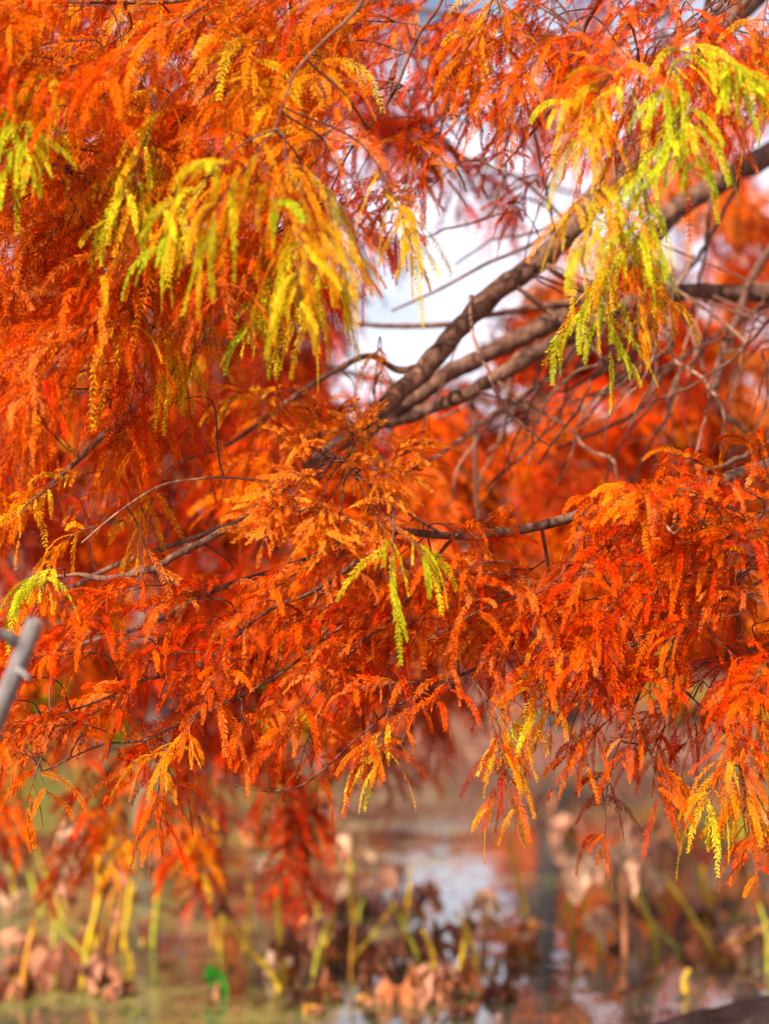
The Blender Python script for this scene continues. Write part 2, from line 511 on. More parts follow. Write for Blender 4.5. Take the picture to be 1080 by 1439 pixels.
# boughs above the picture that the hanging sprays grow from
B([(1560, -480, 4.0, 36), (1150, -230, 2.8, 26), (850, -120, 2.4, 20), (560, -80, 2.3, 15), (310, -30, 2.28, 10), (150, -25, 2.28, 6), (-60, -10, 2.3, 3)])
B([(1500, -640, 4.0, 36), (1000, -300, 2.5, 24), (700, -160, 2.1, 18), (540, -40, 2.08, 10), (500, 15, 2.06, 7), (465, 48, 2.05, 6), (440, 72, 2.05, 5), (415, 102, 2.04, 5), (400, 140, 2.03, 4), (385, 182, 2.02, 3)], sides=6)
B([(310, -30, 2.28, 7), (260, 0, 2.28, 6), (150, 4, 2.28, 6), (65, 2, 2.28, 6), (25, 12, 2.28, 5), (-10, 30, 2.28, 4)], sides=6)
B([(330, -30, 2.28, 6), (310, 2, 2.25, 5), (270, 35, 2.24, 5), (225, 53, 2.22, 4.5), (185, 68, 2.2, 4.5), (145, 90, 2.2, 4), (120, 112, 2.2, 4), (105, 138, 2.2, 3.5), (93, 175, 2.2, 3), (80, 230, 2.2, 2)], M_TWIG, 6)
B([(67, -5, 2.28, 4), (65, 35, 2.25, 3.5), (50, 92, 2.23, 3), (46, 140, 2.22, 2)], M_TWIG, 5)
B([(640, -90, 2.3, 8), (620, 0, 2.3, 6), (590, 46, 2.3, 5.5), (570, 90, 2.3, 5), (555, 126, 2.3, 5), (530, 165, 2.3, 4), (490, 215, 2.3, 3), (460, 280, 2.3, 2)], M_TWIG, 6)
B([(400, -60, 2.4, 9), (370, 25, 2.5, 8), (320, 60, 2.55, 8), (270, 150, 2.6, 8), (245, 220, 2.6, 7), (200, 285, 2.58, 6), (150, 330, 2.52, 6), (95, 382, 2.45, 5.5), (70, 417, 2.43, 5), (50, 460, 2.4, 5), (35, 490, 2.4, 4), (-10, 540, 2.4, 3)], M_TWIG, 6)
B([(160, 330, 2.52, 5), (102, 430, 2.45, 5), (65, 466, 2.42, 4), (20, 475, 2.4, 3)], M_TWIG, 5)
B([(180, 310, 2.52, 4), (150, 400, 2.48, 4), (85, 480, 2.46, 3), (85, 545, 2.46, 2)], M_TWIG, 5)
B([(400, -60, 2.4, 10), (420, 120, 2.7, 10), (400, 280, 2.85, 10), (340, 400, 2.9, 11), (285, 476, 2.95, 11), (250, 512, 2.95, 11), (200, 562, 2.95, 11), (135, 622, 2.95, 10), (60, 692, 2.95, 9), (-10, 740, 2.95, 8)], M_BARK, 6)
B([(560, 520, 3.2, 12), (520, 500, 3.15, 10), (480, 516, 3.12, 10), (430, 546, 3.1, 9), (375, 586, 3.08, 8), (320, 625, 3.05, 6), (250, 650, 3.0, 4)], M_BARK, 6)
B([(800, 425, 3.5, 10), (690, 442, 3.5, 9), (640, 455, 3.5, 9), (540, 458, 3.5, 8), (470, 450, 3.5, 5)], M_BARK, 6)
B([(900, 180, 3.5, 12), (780, 320, 3.45, 8), (680, 372, 3.4, 6), (620, 405, 3.4, 5), (550, 437, 3.4, 4)], M_TWIG, 5)
# boughs feeding the upper right
B([(1150, -200, 2.8, 14), (1060, -60, 2.5, 11), (1000, 20, 2.35, 8), (945, 60, 2.3, 6), (900, 100, 2.28, 4)], M_TWIG, 6)
B([(1250, -180, 2.9, 14), (1120, 60, 2.7, 12), (1040, 130, 2.6, 9), (975, 175, 2.5, 7), (930, 200, 2.45, 5), (870, 240, 2.4, 3)], M_TWIG, 6)
B([(860, -110, 2.4, 12), (850, -20, 2.5, 9), (820, 40, 2.6, 7), (800, 110, 2.6, 6), (760, 170, 2.6, 5), (700, 240, 2.6, 3)], M_TWIG, 6)
# smaller boughs in the lower half, all leaving the long bough
B([(420, 716, 2.44, 7), (400, 681, 2.44, 4.5), (380, 678, 2.42, 4.5), (325, 671, 2.4, 4.5), (280, 673, 2.38, 4), (225, 683, 2.38, 4), (165, 721, 2.38, 3.5), (115, 763, 2.38, 3)], M_PALE, 5)
B([(560, 745, 2.44, 9), (500, 790, 2.48, 8), (465, 816, 2.48, 8), (430, 836, 2.46, 7), (390, 851, 2.45, 7), (350, 877, 2.43, 7), (320, 906, 2.42, 7), (280, 936, 2.4, 6.5), (225, 951, 2.4, 6), (195, 958, 2.4, 5), (140, 985, 2.4, 4), (60, 1010, 2.4, 3)], M_TWIG, 6)
B([(690, 752, 2.4, 7), (620, 800, 2.48, 6), (540, 843, 2.5, 5.5), (465, 891, 2.48, 5), (425, 923, 2.46, 5), (380, 956, 2.44, 4.5), (325, 983, 2.42, 4.5), (280, 1006, 2.42, 4.5), (235, 1026, 2.42, 4), (200, 1041, 2.42, 4), (140, 1048, 2.42, 3.5), (60, 1085, 2.42, 2.5)], M_TWIG, 6)
B([(1200, 620, 2.75, 14), (1140, 760, 2.6, 9), (1035, 836, 2.5, 7), (980, 866, 2.46, 7), (940, 886, 2.44, 6.5), (890, 906, 2.42, 5.5), (850, 915, 2.42, 3)], M_TWIG, 6)
B([(900, 700, 2.48, 8), (950, 755, 2.4, 5.5), (970, 770, 2.38, 5), (1000, 796, 2.36, 5), (1035, 828, 2.34, 5), (1090, 858, 2.33, 4)], M_PALE, 5)
B([(1250, 610, 2.8, 14), (1160, 860, 2.5, 8), (1080, 905, 2.45, 6), (1000, 928, 2.42, 6), (965, 943, 2.41, 5.5), (935, 951, 2.4, 5.5), (900, 956, 2.4, 5), (840, 958, 2.4, 3)], M_TWIG, 6)
B([(905, 955, 2.4, 5), (885, 1006, 2.4, 4.5), (860, 1066, 2.4, 3), (845, 1100, 2.4, 2)], M_TWIG, 5)
B([(940, 950, 2.4, 4), (1000, 1010, 2.38, 4), (1035, 1060, 2.37, 4), (1045, 1150, 2.36, 3)], M_TWIG, 5)
B([(890, 905, 2.42, 4), (890, 925, 2.42, 4), (915, 948, 2.4, 3)], M_TWIG, 5)
B([(760, 738, 2.42, 6), (770, 820, 2.44, 6), (745, 881, 2.44, 5), (705, 916, 2.44, 5), (675, 936, 2.43, 5), (630, 956, 2.42, 4.5), (580, 980, 2.42, 4), (545, 1000, 2.42, 3.5), (520, 1022, 2.42, 3.2), (490, 1047, 2.42, 3), (455, 1081, 2.42, 3), (420, 1105, 2.42, 3), (375, 1112, 2.42, 2.5), (325, 1105, 2.42, 2)], M_TWIG, 5)
B([(925, 700, 2.48, 4), (915, 760, 2.44, 4), (925, 820, 2.42, 4), (930, 870, 2.41, 4), (936, 946, 2.4, 3)], M_TWIG, 5)
B([(910, 702, 2.48, 4), (905, 776, 2.46, 4), (885, 816, 2.45, 4), (855, 850, 2.44, 3), (800, 880, 2.44, 2)], M_TWIG, 5)
B([(640, 752, 2.4, 7), (600, 800, 2.36, 5), (560, 860, 2.36, 4.5), (500, 910, 2.38, 4), (430, 990, 2.38, 3)], M_TWIG, 5)
B([(820, 722, 2.45, 7), (800, 790, 2.32, 5), (760, 830, 2.3, 4.5), (690, 850, 2.3, 4), (600, 900, 2.32, 3)], M_TWIG, 5)
B([(620, 750, 2.4, 5), (540, 700, 2.36, 4), (490, 655, 2.34, 3.5), (450, 625, 2.34, 3)], M_PALE, 5)
B([(520, 742, 2.42, 8), (420, 790, 2.7, 8), (300, 830, 2.75, 9), (200, 880, 2.75, 8), (100, 910, 2.75, 6), (-20, 960, 2.75, 5)], M_BARK, 6)
B([(350, 727, 2.44, 6), (260, 760, 2.6, 8), (150, 800, 2.75, 9), (60, 850, 2.75, 8), (-20, 880, 2.8, 6)], M_BARK, 6)

# bare twigs hanging under the limbs
tw = [
    [(870, 432, 3.5, 10), (830, 460, 3.45, 10), (800, 505, 3.4, 9), (775, 531, 3.38, 9), (740, 556, 3.35, 9), (705, 576, 3.3, 9), (670, 600, 3.28, 8), (615, 640, 3.25, 8), (565, 666, 3.2, 5)],
    [(665, 415, 3.15, 6), (675, 490, 3.0, 6), (690, 526, 2.95, 6), (712, 576, 2.92, 6), (740, 601, 2.9, 5), (770, 626, 2.9, 3)],
    [(970, 360, 3.5, 7), (940, 415, 3.3, 6), (935, 446, 3.2, 6), (940, 500, 3.1, 6), (980, 531, 3.05, 6), (1010, 572, 3.0, 5.5), (1012, 632, 3, 3)],
    [(935, 412, 3.55, 6), (910, 460, 3.5, 5.5), (885, 511, 3.45, 5.5), (860, 536, 3.45, 5), (830, 581, 3.4, 5), (810, 612, 3.4, 4), (785, 672, 3.4, 3)],
    [(1150, 408, 3.8, 9), (1080, 436, 3.7, 8), (1020, 466, 3.65, 8), (980, 491, 3.6, 7.5), (930, 531, 3.5, 7), (900, 576, 3.45, 7), (840, 606, 3.4, 6), (780, 631, 3.4, 4)],
    [(860, 442, 3.5, 6), (810, 521, 3.4, 5), (795, 546, 3.4, 5), (790, 581, 3.35, 5), (755, 616, 3.3, 5), (710, 661, 3.3, 4.5), (680, 690, 3.3, 3)],
    [(980, 490, 3.5, 5), (955, 526, 3.5, 5), (935, 586, 3.45, 5), (910, 621, 3.4, 5), (890, 680, 3.4, 3)],
    [(920, 545, 3.5, 5), (890, 596, 3.5, 5), (860, 646, 3.4, 4.5), (848, 690, 3.4, 3)],
    [(790, 600, 3.3, 5), (827, 637, 3.25, 5), (860, 648, 3.2, 5), (867, 690, 3.2, 3)],
    [(640, 552, 3.3, 8), (660, 570, 3.6, 8), (665, 600, 3.6, 8), (665, 640, 3.6, 8), (672, 730, 3.6, 6)],
    [(1180, 140, 3.9, 16), (1100, 310, 3.7, 15), (1070, 366, 3.65, 14), (1040, 436, 3.6, 14), (1015, 511, 3.55, 13), (1010, 551, 3.5, 13), (1022, 580, 3.5, 12), (1050, 608, 3.5, 7)],
    [(1250, 560, 3.2, 12), (1080, 622, 2.9, 10), (1040, 641, 2.85, 9), (990, 661, 2.8, 6)],
    [(1000, 280, 3.7, 8), (990, 360, 3.6, 6), (975, 430, 3.6, 6), (985, 500, 3.55, 5), (1000, 580, 3.5, 4)],
    [(1040, 250, 3.75, 8), (1000, 330, 3.6, 7), (950, 400, 3.6, 6), (890, 470, 3.55, 5), (850, 560, 3.5, 4)],
    [(600, 530, 3.1, 6), (650, 470, 3.4, 4), (615, 560, 3.3, 4), (595, 600, 3.3, 4), (590, 660, 3.25, 3)],
    [(900, 340, 3.65, 6), (850, 300, 3.5, 5), (740, 330, 3.5, 5), (690, 340, 3.5, 4), (640, 372, 3.5, 3)],
    [(720, 240, 3.3, 5), (690, 300, 3.2, 5), (640, 320, 3.2, 4), (580, 340, 3.2, 3)],
    [(1080, -40, 3.3, 8), (1000, 20, 3.2, 7), (950, 45, 3.2, 6), (880, 60, 3.2, 5), (800, 75, 3.2, 3)],
    [(1000, -40, 3.3, 8), (940, 10, 3.2, 6), (880, 50, 3.2, 5), (840, 80, 3.1, 3)],
    [(660, 70, 2.9, 5), (620, 190, 2.8, 4), (640, 240, 2.8, 4), (655, 270, 2.8, 3)],
    [(730, 120, 3.0, 5), (700, 190, 3, 5), (670, 225, 3, 4), (640, 215, 3.0, 3)],
]
for i, q in enumerate(tw):
    B(q, M_PALE if i in (1, 2, 8, 0) else M_TWIG, 6, 'dead_twig', wob=.0015)
for k in range(34):
    x = random.uniform(720, 1120); y = np.interp(x, [700, 820, 940, 1120], [520, 455, 410, 410]) + random.uniform(-10, 90)
    d = random.uniform(3.0, 3.9); p = [(x, y, d, random.uniform(3.5, 6.5))]
    ang = random.uniform(R(100), R(140))
    for s_ in range(random.randint(4, 6)):
        ang += random.uniform(-.42, .42); ang = min(max(ang, R(75)), R(165))
        st = random.uniform(28, 58)
        x += math.cos(ang) * st; y += math.sin(ang) * st; d -= random.uniform(-.02, .05)
        p.append((x, min(y, 715), d, max(2, p[-1][3] * .88)))
    B(p, random.choice((M_TWIG, M_TWIG, M_PALE)), 5, 'dead_twig', wob=.001)

# ---- leaf sprays of the near cypress
pal = {
    'orange': [ORG, ORG, AMB, RED], 'amber': [AMB, ORG, AMB, YEL], 'red': [RED, ORG, RED, ORG],
    'redorange': [ORG, RED, ORG, SAL], 'lime': [LIM, GRN, LIM, GRN], 'yellow': [YEL, LIM, YEL, LIM],
    'deep': [DEEP, RUST, DEEP, RED], 'salmon': [SAL, AMB, SAL, ORG], 'green': [GRN, LIM, GRN, LIM],
    'gold': [AMB, YEL, ORG, AMB], 'rust': [RUST, RED, DEEP, ORG],
}
sp_list = []      # (score, parent, meshbuilder, label)


def hang(T, x, y, d, dirpx, length, cols, label=None, store=None, leadmax=9, **kw):
    """a spray whose twig starts at photo pixel (x, y), d metres away, heading along dirpx (right, down, towards viewer)"""
    p = P(x, y, d)
    q, o = T.nearest(p)
    dv = unit(RT * dirpx[0] - UP * dirpx[1] - FW * dirpx[2])
    lead = None
    dist = np.linalg.norm(q - p)
    if dist > .004:
        dv = unit(dv + .6 * unit(p - q))
        b1 = q + (p - q) * .4 + np.array([random.uniform(-.08, .08), random.uniform(-.08, .08), .06]) * dist
        b2 = p - dv * min(dist * .35, .06)
        tt = np.linspace(0, 1, 9)[:, None]
        lead = (1 - tt) ** 3 * q + 3 * tt * (1 - tt) ** 2 * b1 + 3 * tt * tt * (1 - tt) * b2 + tt ** 3 * p
    mb_ = MB()
    spray(mb_, p, dv, length, cols, lead=lead, **kw)
    (store if store is not None else sp_list).append([mb_.n * (2.4 / d) ** 2, o, mb_, label])


def inside_gap(x, y, gaps):
    return any(((x - gx) / rx) ** 2 + ((y - gy) / ry) ** 2 < 1 for gx, gy, rx, ry in gaps)


# the yellow-green sprays the photo shows one by one
YS = [
    (90, 85, 2.12, (-.35, 1, .1), .19, 'lime', 'yellow green leaf spray hanging at the left edge'),
    (40, 110, 2.15, (-.2, 1, .1), .15, 'yellow', 'yellow leaf spray hanging at the left edge'),
    (250, 120, 2.15, (-1, .75, .1), .18, 'yellow', 'yellow leaf spray drooping to the left'),
    (215, 165, 2.15, (-.8, 1, .1), .13, 'lime', 'lime leaf spray at its drooping tip'),
    (385, 185, 2.0, (-.75, .75, .1), .18, 'lime', 'large bright lime leaf spray at upper centre'),
    (400, 195, 2.0, (-.2, 1, .1), .2, 'yellow', 'large yellow leaf spray at upper centre'),
    (330, 210, 2.02, (-.8, .9, .1), .15, 'lime', 'lime leaf spray fanning to the left'),
    (425, 245, 2.08, (-.2, 1, .1), .17, 'yellow', 'yellow leaf spray beside the sky gap'),
    (405, 330, 2.2, (-.25, 1, .1), .13, 'lime', 'lime tip spray beside the sky gap'),
    (300, 420, 2.3, (-.1, 1, .0), .10, 'yellow', None), (275, 430, 2.3, (-.4, 1, 0), .10, 'yellow', None),
    (225, 350, 2.3, (.0, 1, .1), .08, 'green', None),
    (530, 230, 2.1, (.25, 1, .1), .13, 'yellow', None),
    (940, 75, 2.1, (.15, .8, .1), .17, 'lime', 'bright lime leaf spray hanging before the sky'),
    (950, 70, 2.12, (.9, .45, .1), .12, 'green', 'green leaf spray hanging before the sky'),
    (880, 80, 2.12, (-.6, .8, .1), .15, 'yellow', 'yellow leaf spray before the sky'),
    (870, 180, 2.12, (-.35, 1, .1), .18, 'yellow', None),
    (890, 205, 2.12, (.3, 1, .1), .15, 'lime', None),
    (870, 270, 2.2, (-.1, 1, .1), .2, 'lime', 'lime leaf spray hanging in front of the thick limb'),
    (885, 280, 2.22, (.0, 1, .1), .18, 'gold', 'golden leaf spray hanging in front of the thick limb'),
    (552, 752, 2.16, (-.2, .8, .2), .06, 'green', 'small lime spray on the long bough'),
    (565, 748, 2.16, (.6, .4, .2), .05, 'lime', None),
    (85, 800, 2.36, (-.8, .3, .1), .08, 'lime', 'lime spray at the tip of the long bough'),
    (70, 800, 2.36, (-.2, .9, .1), .06, 'gold', None),
    (545, 1000, 2.38, (-.2, 1, .0), .09, 'yellow', 'yellow spray dangling over the pond'),
    (275, 1010, 2.4, (-.6, .6, .1), .10, 'gold', 'golden spray low on the left'),
    (780, 930, 2.38, (-.1, 1, .1), .09, 'yellow', 'yellow spray dangling at lower right'),
    (1030, 1010, 2.36, (-.3, 1, .1), .15, 'gold', None),
    (1015, 1080, 2.34, (-.1, 1, .1), .07, 'yellow', None),
    (535, 480, 2.9, (0, 1, .1), .07, 'gold', None),
    (130, 740, 2.4, (-.8, .5, .1), .10, 'gold', None), (190, 730, 2.4, (.3, .9, .1), .09, 'salmon', None),
    (200, 310, 2.25, (-.5, .8, .1), .15, 'gold', None), (150, 300, 2.25, (-.7, .8, .1), .15, 'amber', None),
    (680, 980, 2.38, (.2, 1, 0), .14, 'gold', 'sparse golden spray dangling over the water'),
]
for x, y, d, dp, ln, cl, lab in YS:
    hang(T1, x, y, d, dp, ln, pal['yellow' if cl in ('lime', 'green') and random.random() < .7 else 'gold' if cl == 'yellow' else 'amber'], lab, tips=pal[cl], blen=.085, nsub=3 if ln > .11 else 1, twig_droop=.6, bl_droop=1.1, spacing=.011, rise=.15)

# the pale salmon tuft at the middle
for x, y, dx, dy in ((455, 640, -.5, -.4), (470, 650, .7, -.1), (440, 660, -.9, .2), (470, 690, -.6, .7), (500, 670, .9, .3), (430, 690, -.8, .5), (480, 700, 0, 1), (450, 625, .1, -.9), (420, 670, -.7, .7), (490, 640, .3, -.7), (410, 700, -.5, .9), (510, 690, .5, .8), (520, 660, 1, -.1), (540, 650, .7, -.3), (455, 690, -.2, .9)):
    hang(T1, x, y, 2.26, (dx, dy, .2), .085, [srgb(255, 150, 48) * .9, AMB, srgb(250, 128, 30) * .9], 'pale salmon tuft above the long bough', blen=.06, nsub=3, bl_droop=.45, twig_droop=.1, spacing=.008, nlen=.008, K=20)

# lowest tips, hanging free over the pond
LOW = [(20, 1060, -.4, 1, .12, 'redorange'), (60, 1060, -.5, .9, .1, 'orange'), (240, 1060, -.6, 1, .12, 'redorange'), (225, 1100, -.4, 1, .07, 'redorange'),
       (340, 985, -.3, 1, .09, 'redorange'), (440, 960, .1, 1, .12, 'redorange'), (520, 1010, -.1, 1, .10, 'orange'), (590, 965, -.2, 1, .09, 'redorange'),
       (640, 930, -.3, 1, .08, 'redorange'), (700, 1020, .1, 1, .08, 'rust'), (780, 980, -.1, 1, .09, 'gold'), (830, 960, -.2, 1, .12, 'orange'),
       (880, 990, -.3, 1, .14, 'orange'), (900, 1020, .1, 1, .12, 'redorange'), (940, 980, -.1, 1, .14, 'orange'), (990, 960, .1, 1, .15, 'orange'),
       (1040, 1090, .1, 1, .12, 'orange'), (1050, 1150, -.1, 1, .09, 'orange'), (1070, 1130, .3, 1, .08, 'redorange'), (860, 1075, -.3, .9, .08, 'rust'),
       (1060, 960, .0, 1, .16, 'redorange'), (850, 1160, -.2, 1, .04, 'redorange'), (1070, 1010, 0, 1, .14, 'orange'), (915, 1060, 0, 1, .1, 'orange')]
for x, y, dx, dy, ln, cl in LOW:
    hang(T1, x, y, random.uniform(2.34, 2.46), (dx, dy, random.uniform(-.1, .3)), ln, pal[cl], None, blen=.075, nsub=1, bl_droop=1.0, twig_droop=.3, spacing=.014)

GAPS = [(590, 412, 130, 68), (625, 215, 30, 34), (800, 130, 28, 34), (770, 320, 40, 60), (660, 125, 26, 30)]


def fill(zone, n, drange, palette, dirs, ln, gaps=GAPS, T=T1, store=None, mind=42, **kw):
    pts = []; tries = 0
    while len(pts) < n and tries < 8000:
        tries += 1
        x0, y0, x1, y1 = zone['box']; x = random.uniform(x0, x1); y = random.uniform(y0, y1)
        if 'ok' in zone and not zone['ok'](x, y): continue
        if inside_gap(x, y, gaps): continue
        if any((x - a) ** 2 + (y - b_) ** 2 < mind ** 2 for a, b_ in pts): continue
        pts.append((x, y))
        pl = palette(x, y) if callable(palette) else palette
        dx, dy = dirs(x, y)
        kw2_ = dict(kw)
        if callable(kw.get('tips')): kw2_['tips'] = kw['tips'](x, y)
        hang(T, x, y, random.uniform(*drange), (dx + random.gauss(0, .25), dy + random.gauss(0, .22), random.uniform(-.3, .45)), ln * random.uniform(.75, 1.25), pal[pl], None, store, **kw2_)


def pal_up(x, y):
    if x < 330 and y < 280: return random.choice(('amber', 'orange', 'orange', 'amber', 'orange'))
    if y > 290 or x < 60: return random.choice(('redorange', 'redorange', 'orange', 'red'))
    return random.choice(('orange', 'amber', 'redorange', 'redorange'))


fill({'box': (-30, -60, 640, 470), 'ok': lambda x, y: y < np.interp(x, [0, 200, 420, 500, 560, 640], [470, 460, 320, 225, 150, 80])},
     52, (2.1, 2.45), pal_up, lambda x, y: (-.95, .2), .21, tips=lambda x, y: pal[random.choice(('gold', 'amber'))] if y < 320 and random.random() < .55 else None, blen=.115, nsub=4, bl_droop=.95, twig_droop=.45, spacing=.0112, rise=.35, spread=.7)
fill({'box': (-30, -40, 650, 480), 'ok': lambda x, y: y < np.interp(x, [0, 200, 420, 500, 560, 650], [480, 480, 380, 250, 170, 110])},
     40, (2.5, 2.95), lambda x, y: random.choice(('red', 'redorange', 'orange', 'red')), lambda x, y: (-.6, .5), .22, blen=.1, nsub=3, bl_droop=.9, spacing=.0125)
fill({'box': (700, -50, 1110, 330), 'ok': lambda x, y: y < np.interp(x, [700, 850, 960, 1110], [50, 80, 130, 110])},
     24, (2.15, 2.7), lambda x, y: random.choice(('orange', 'redorange', 'amber', 'orange')), lambda x, y: (-.35, .8), .17, blen=.095, nsub=2, bl_droop=.9, spacing=.012)
fill({'box': (540, -40, 800, 270)}, 18, (2.7, 3.0), 'rust', lambda x, y: (-.5, .6), .13, gaps=[(625, 205, 28, 34), (660, 115, 24, 26)], blen=.07, nsub=2, bl_droop=.6, spacing=.013)
fill({'box': (950, 40, 1110, 130)}, 7, (2.6, 3.0), 'red', lambda x, y: (-.3, .8), .09, blen=.09, nsub=2, spacing=.012)
# lower half, at focus
fill({'box': (570, 690, 1110, 940), 'ok': lambda x, y: y < np.interp(x, [570, 800, 900, 1110], [870, 870, 930, 950]) and y > np.interp(x, [570, 700, 820, 900, 1110], [785, 785, 785, 735, 690])},
     56, (2.26, 2.58), lambda x, y: random.choice(('redorange', 'red', 'red', 'orange')), lambda x, y: (random.choice((-.9, -.6, .7, -.8)), random.choice((.1, .2, .35, .6))), .15, mind=34, blen=.092, nsub=2, bl_droop=1.0, twig_droop=.4, spacing=.0122, rise=.5)
fill({'box': (-20, 760, 600, 1045), 'ok': lambda x, y: np.interp(x, [0, 300, 600], [840, 800, 740]) < y < np.interp(x, [0, 250, 400, 600], [1050, 1040, 990, 960])},
     44, (2.32, 2.62), lambda x, y: random.choice(('redorange', 'red', 'red', 'redorange')), lambda x, y: (-.95, .25), .15, blen=.082, nsub=2, bl_droop=.95, twig_droop=.4, spacing=.0125, rise=.45)
fill({'box': (905, 655, 1110, 720), 'ok': lambda x, y: y > np.interp(x, [870, 1110], [705, 660])}, 9, (2.2, 2.42), lambda x, y: random.choice(('redorange', 'orange')), lambda x, y: (-.9, -.1), .13, mind=28, blen=.09, nsub=2, bl_droop=1.0, spacing=.016, rise=.5)
fill({'box': (540, 715, 650, 765)}, 5, (2.25, 2.38), lambda x, y: random.choice(('redorange', 'orange')), lambda x, y: (random.choice((-.9, .8)), -.1), .11, mind=28, blen=.085, nsub=1, bl_droop=.9, spacing=.016, rise=.6)
fill({'box': (-20, 470, 500, 720), 'ok': lambda x, y: y < np.interp(x, [0, 250, 500], [720, 690, 600])},
     15, (2.6, 3.2), lambda x, y: random.choice(('redorange', 'red', 'orange', 'amber')), lambda x, y: (-.45, .75), .17, blen=.09, nsub=2, bl_droop=.9, spacing=.0125, K=22)
fill({'box': (-20, 400, 280, 560)}, 9, (2.38, 2.6), lambda x, y: random.choice(('redorange', 'orange')), lambda x, y: (-.6, .7), .15, blen=.09, nsub=2, spacing=.0125)


def settle(T, lst, keep=96):
    """the sprays that show largest become sub-parts of their branch, the rest one mass of foliage"""
    lst.sort(key=lambda e: (-1 if e[3] else 0, -e[0]))
    rest = MB()
    for k, (sc_, par, mb_, lab) in enumerate(lst):
        if k < keep and mb_.n:
            o = mb_.build('leaf_spray', [M_LEAF, M_TWIG], par, T.o)
            if lab: o['label'] = lab
        else:
            for v, c_ in zip(mb_.v, mb_.c): rest.v.append(v); rest.c.append(c_)
            for f, mi, sm in mb_.f: rest.f.append((f + rest.n, mi, sm))
            rest.n += mb_.n
    if rest.n:
        tag(rest.build('foliage', [M_LEAF, M_TWIG], T.root, T.o), kind='stuff')


settle(T1, sp_list)

# =================================================================== SECOND CYPRESS, behind, out of focus
b2 = np.array([-2.5, 6.6, -.25])
T2 = Tree('cypress_tree', b2, 'farther bald cypress left of the frame, its blurred deep red boughs hanging behind the limbs')
mb = MB()
c = spline(np.array([[-2.5, 6.6, -.3, .34], [-2.5, 6.6, .1, .24], [-2.48, 6.6, 1.5, .19], [-2.5, 6.62, 3, .16], [-2.5, 6.6, 6, .1], [-2.5, 6.6, 9, .03]]), 50)
mb.tube(c[:, :3], c[:, 3], 14); o = mb.build('trunk', M_BARK, T2.root, T2.o); T2.br.append((o, c))
B2 = T2.branch
B2([(-350, 100, 6.4, 30), (0, 120, 5.6, 18), (250, 160, 5.2, 10), (480, 230, 5.0, 4)])
B2([(-350, 260, 6.4, 30), (0, 300, 5.6, 20), (250, 330, 5.2, 12), (450, 420, 5.0, 5)])
B2([(-350, 380, 6.4, 34), (0, 430, 5.7, 22), (300, 480, 5.3, 14), (560, 540, 5.1, 9), (820, 590, 5.2, 5)])
B2([(-350, 520, 6.4, 34), (0, 560, 5.7, 24), (300, 610, 5.4, 16), (600, 640, 5.3, 12), (900, 660, 5.4, 8), (1120, 690, 5.5, 4)])
B2([(-350, 640, 6.4, 30), (0, 700, 5.6, 20), (300, 760, 5.2, 14), (600, 800, 5.1, 9), (850, 840, 5.2, 5)])
B2([(-350, 780, 6.4, 26), (0, 860, 5.4, 16), (250, 920, 5.0, 10), (480, 960, 4.9, 4)])
B2([(-350, 900, 6.4, 24), (0, 1010, 5.2, 14), (200, 1060, 4.9, 9), (380, 1110, 4.8, 5), (520, 1150, 4.8, 3)])
B2([(300, 610, 5.4, 12), (560, 560, 6.0, 10), (800, 530, 6.4, 8), (1100, 520, 6.6, 4)])
B2([(-350, -60, 6.4, 26), (100, -40, 5.9, 16), (500, 0, 5.8, 11), (800, 60, 5.9, 8), (1130, 150, 6.0, 4)])
B2([(-350, 60, 6.4, 22), (250, 100, 6.2, 14), (560, 190, 6.1, 10), (800, 270, 6.2, 8), (1130, 330, 6.2, 4)])
B2([(600, 640, 5.3, 10), (780, 720, 5.0, 8), (960, 760, 4.9, 6), (1120, 800, 4.9, 3)])
sp2 = []
G2 = [(570, 330, 190, 190), (640, 150, 90, 150)]
kw2 = dict(T=T2, store=sp2, K=11, nlen=.015, nwid=.0032, spacing=.015, nsub=5, blen=.14, bl_droop=.9, twig_droop=.5)
fill({'box': (-60, -60, 520, 520)}, 44, (4.4, 5.8), lambda x, y: random.choice(('deep', 'deep', 'red')), lambda x, y: (.2, .6), .55, G2, mind=50, **kw2)
G3 = [(590, 390, 140, 85)]
fill({'box': (600, 40, 800, 250)}, 6, (4.6, 5.8), 'deep', lambda x, y: (.2, .5), .2, [(625, 190, 40, 40), (770, 290, 40, 40)], mind=30, **{**kw2, 'nsub': 3})
fill({'box': (650, 440, 820, 520), 'ok': lambda x, y: y > 520 - (x - 600) * .45}, 10, (4.4, 5.4), 'deep', lambda x, y: (.8, -.1), .22, [], mind=26, **{**kw2, 'nsub': 3})
fill({'box': (-60, 480, 600, 900)}, 50, (4.2, 5.8), lambda x, y: random.choice(('redorange', 'deep', 'deep', 'deep', 'orange', 'deep')), lambda x, y: (.2, .6), .5, G3, mind=50, **kw2)
fill({'box': (360, 485, 820, 620)}, 22, (4.8, 6.2), lambda x, y: random.choice(('red', 'deep', 'deep')), lambda x, y: (.5, .4), .45, G3, mind=34, **kw2)
fill({'box': (540, 520, 1130, 780)}, 42, (4.6, 6.6), lambda x, y: random.choice(('redorange', 'deep', 'orange', 'deep')), lambda x, y: (.3, .6), .5, G3, mind=44, **kw2)
fill({'box': (740, -40, 1130, 520)}, 36, (5.0, 6.6), lambda x, y: random.choice(('red', 'salmon', 'deep')), lambda x, y: (.3, .6), .36, [(800, 180, 50, 60), (980, 30, 40, 40)], mind=40, **kw2)
fill({'box': (-20, 1000, 470, 1150)}, 30, (4.2, 5.2), lambda x, y: random.choice(('deep', 'red', 'deep', 'gold')), lambda x, y: (.1, .9), .2, G2, mind=24, **{**kw2, 'nsub': 2, 'blen': .10})
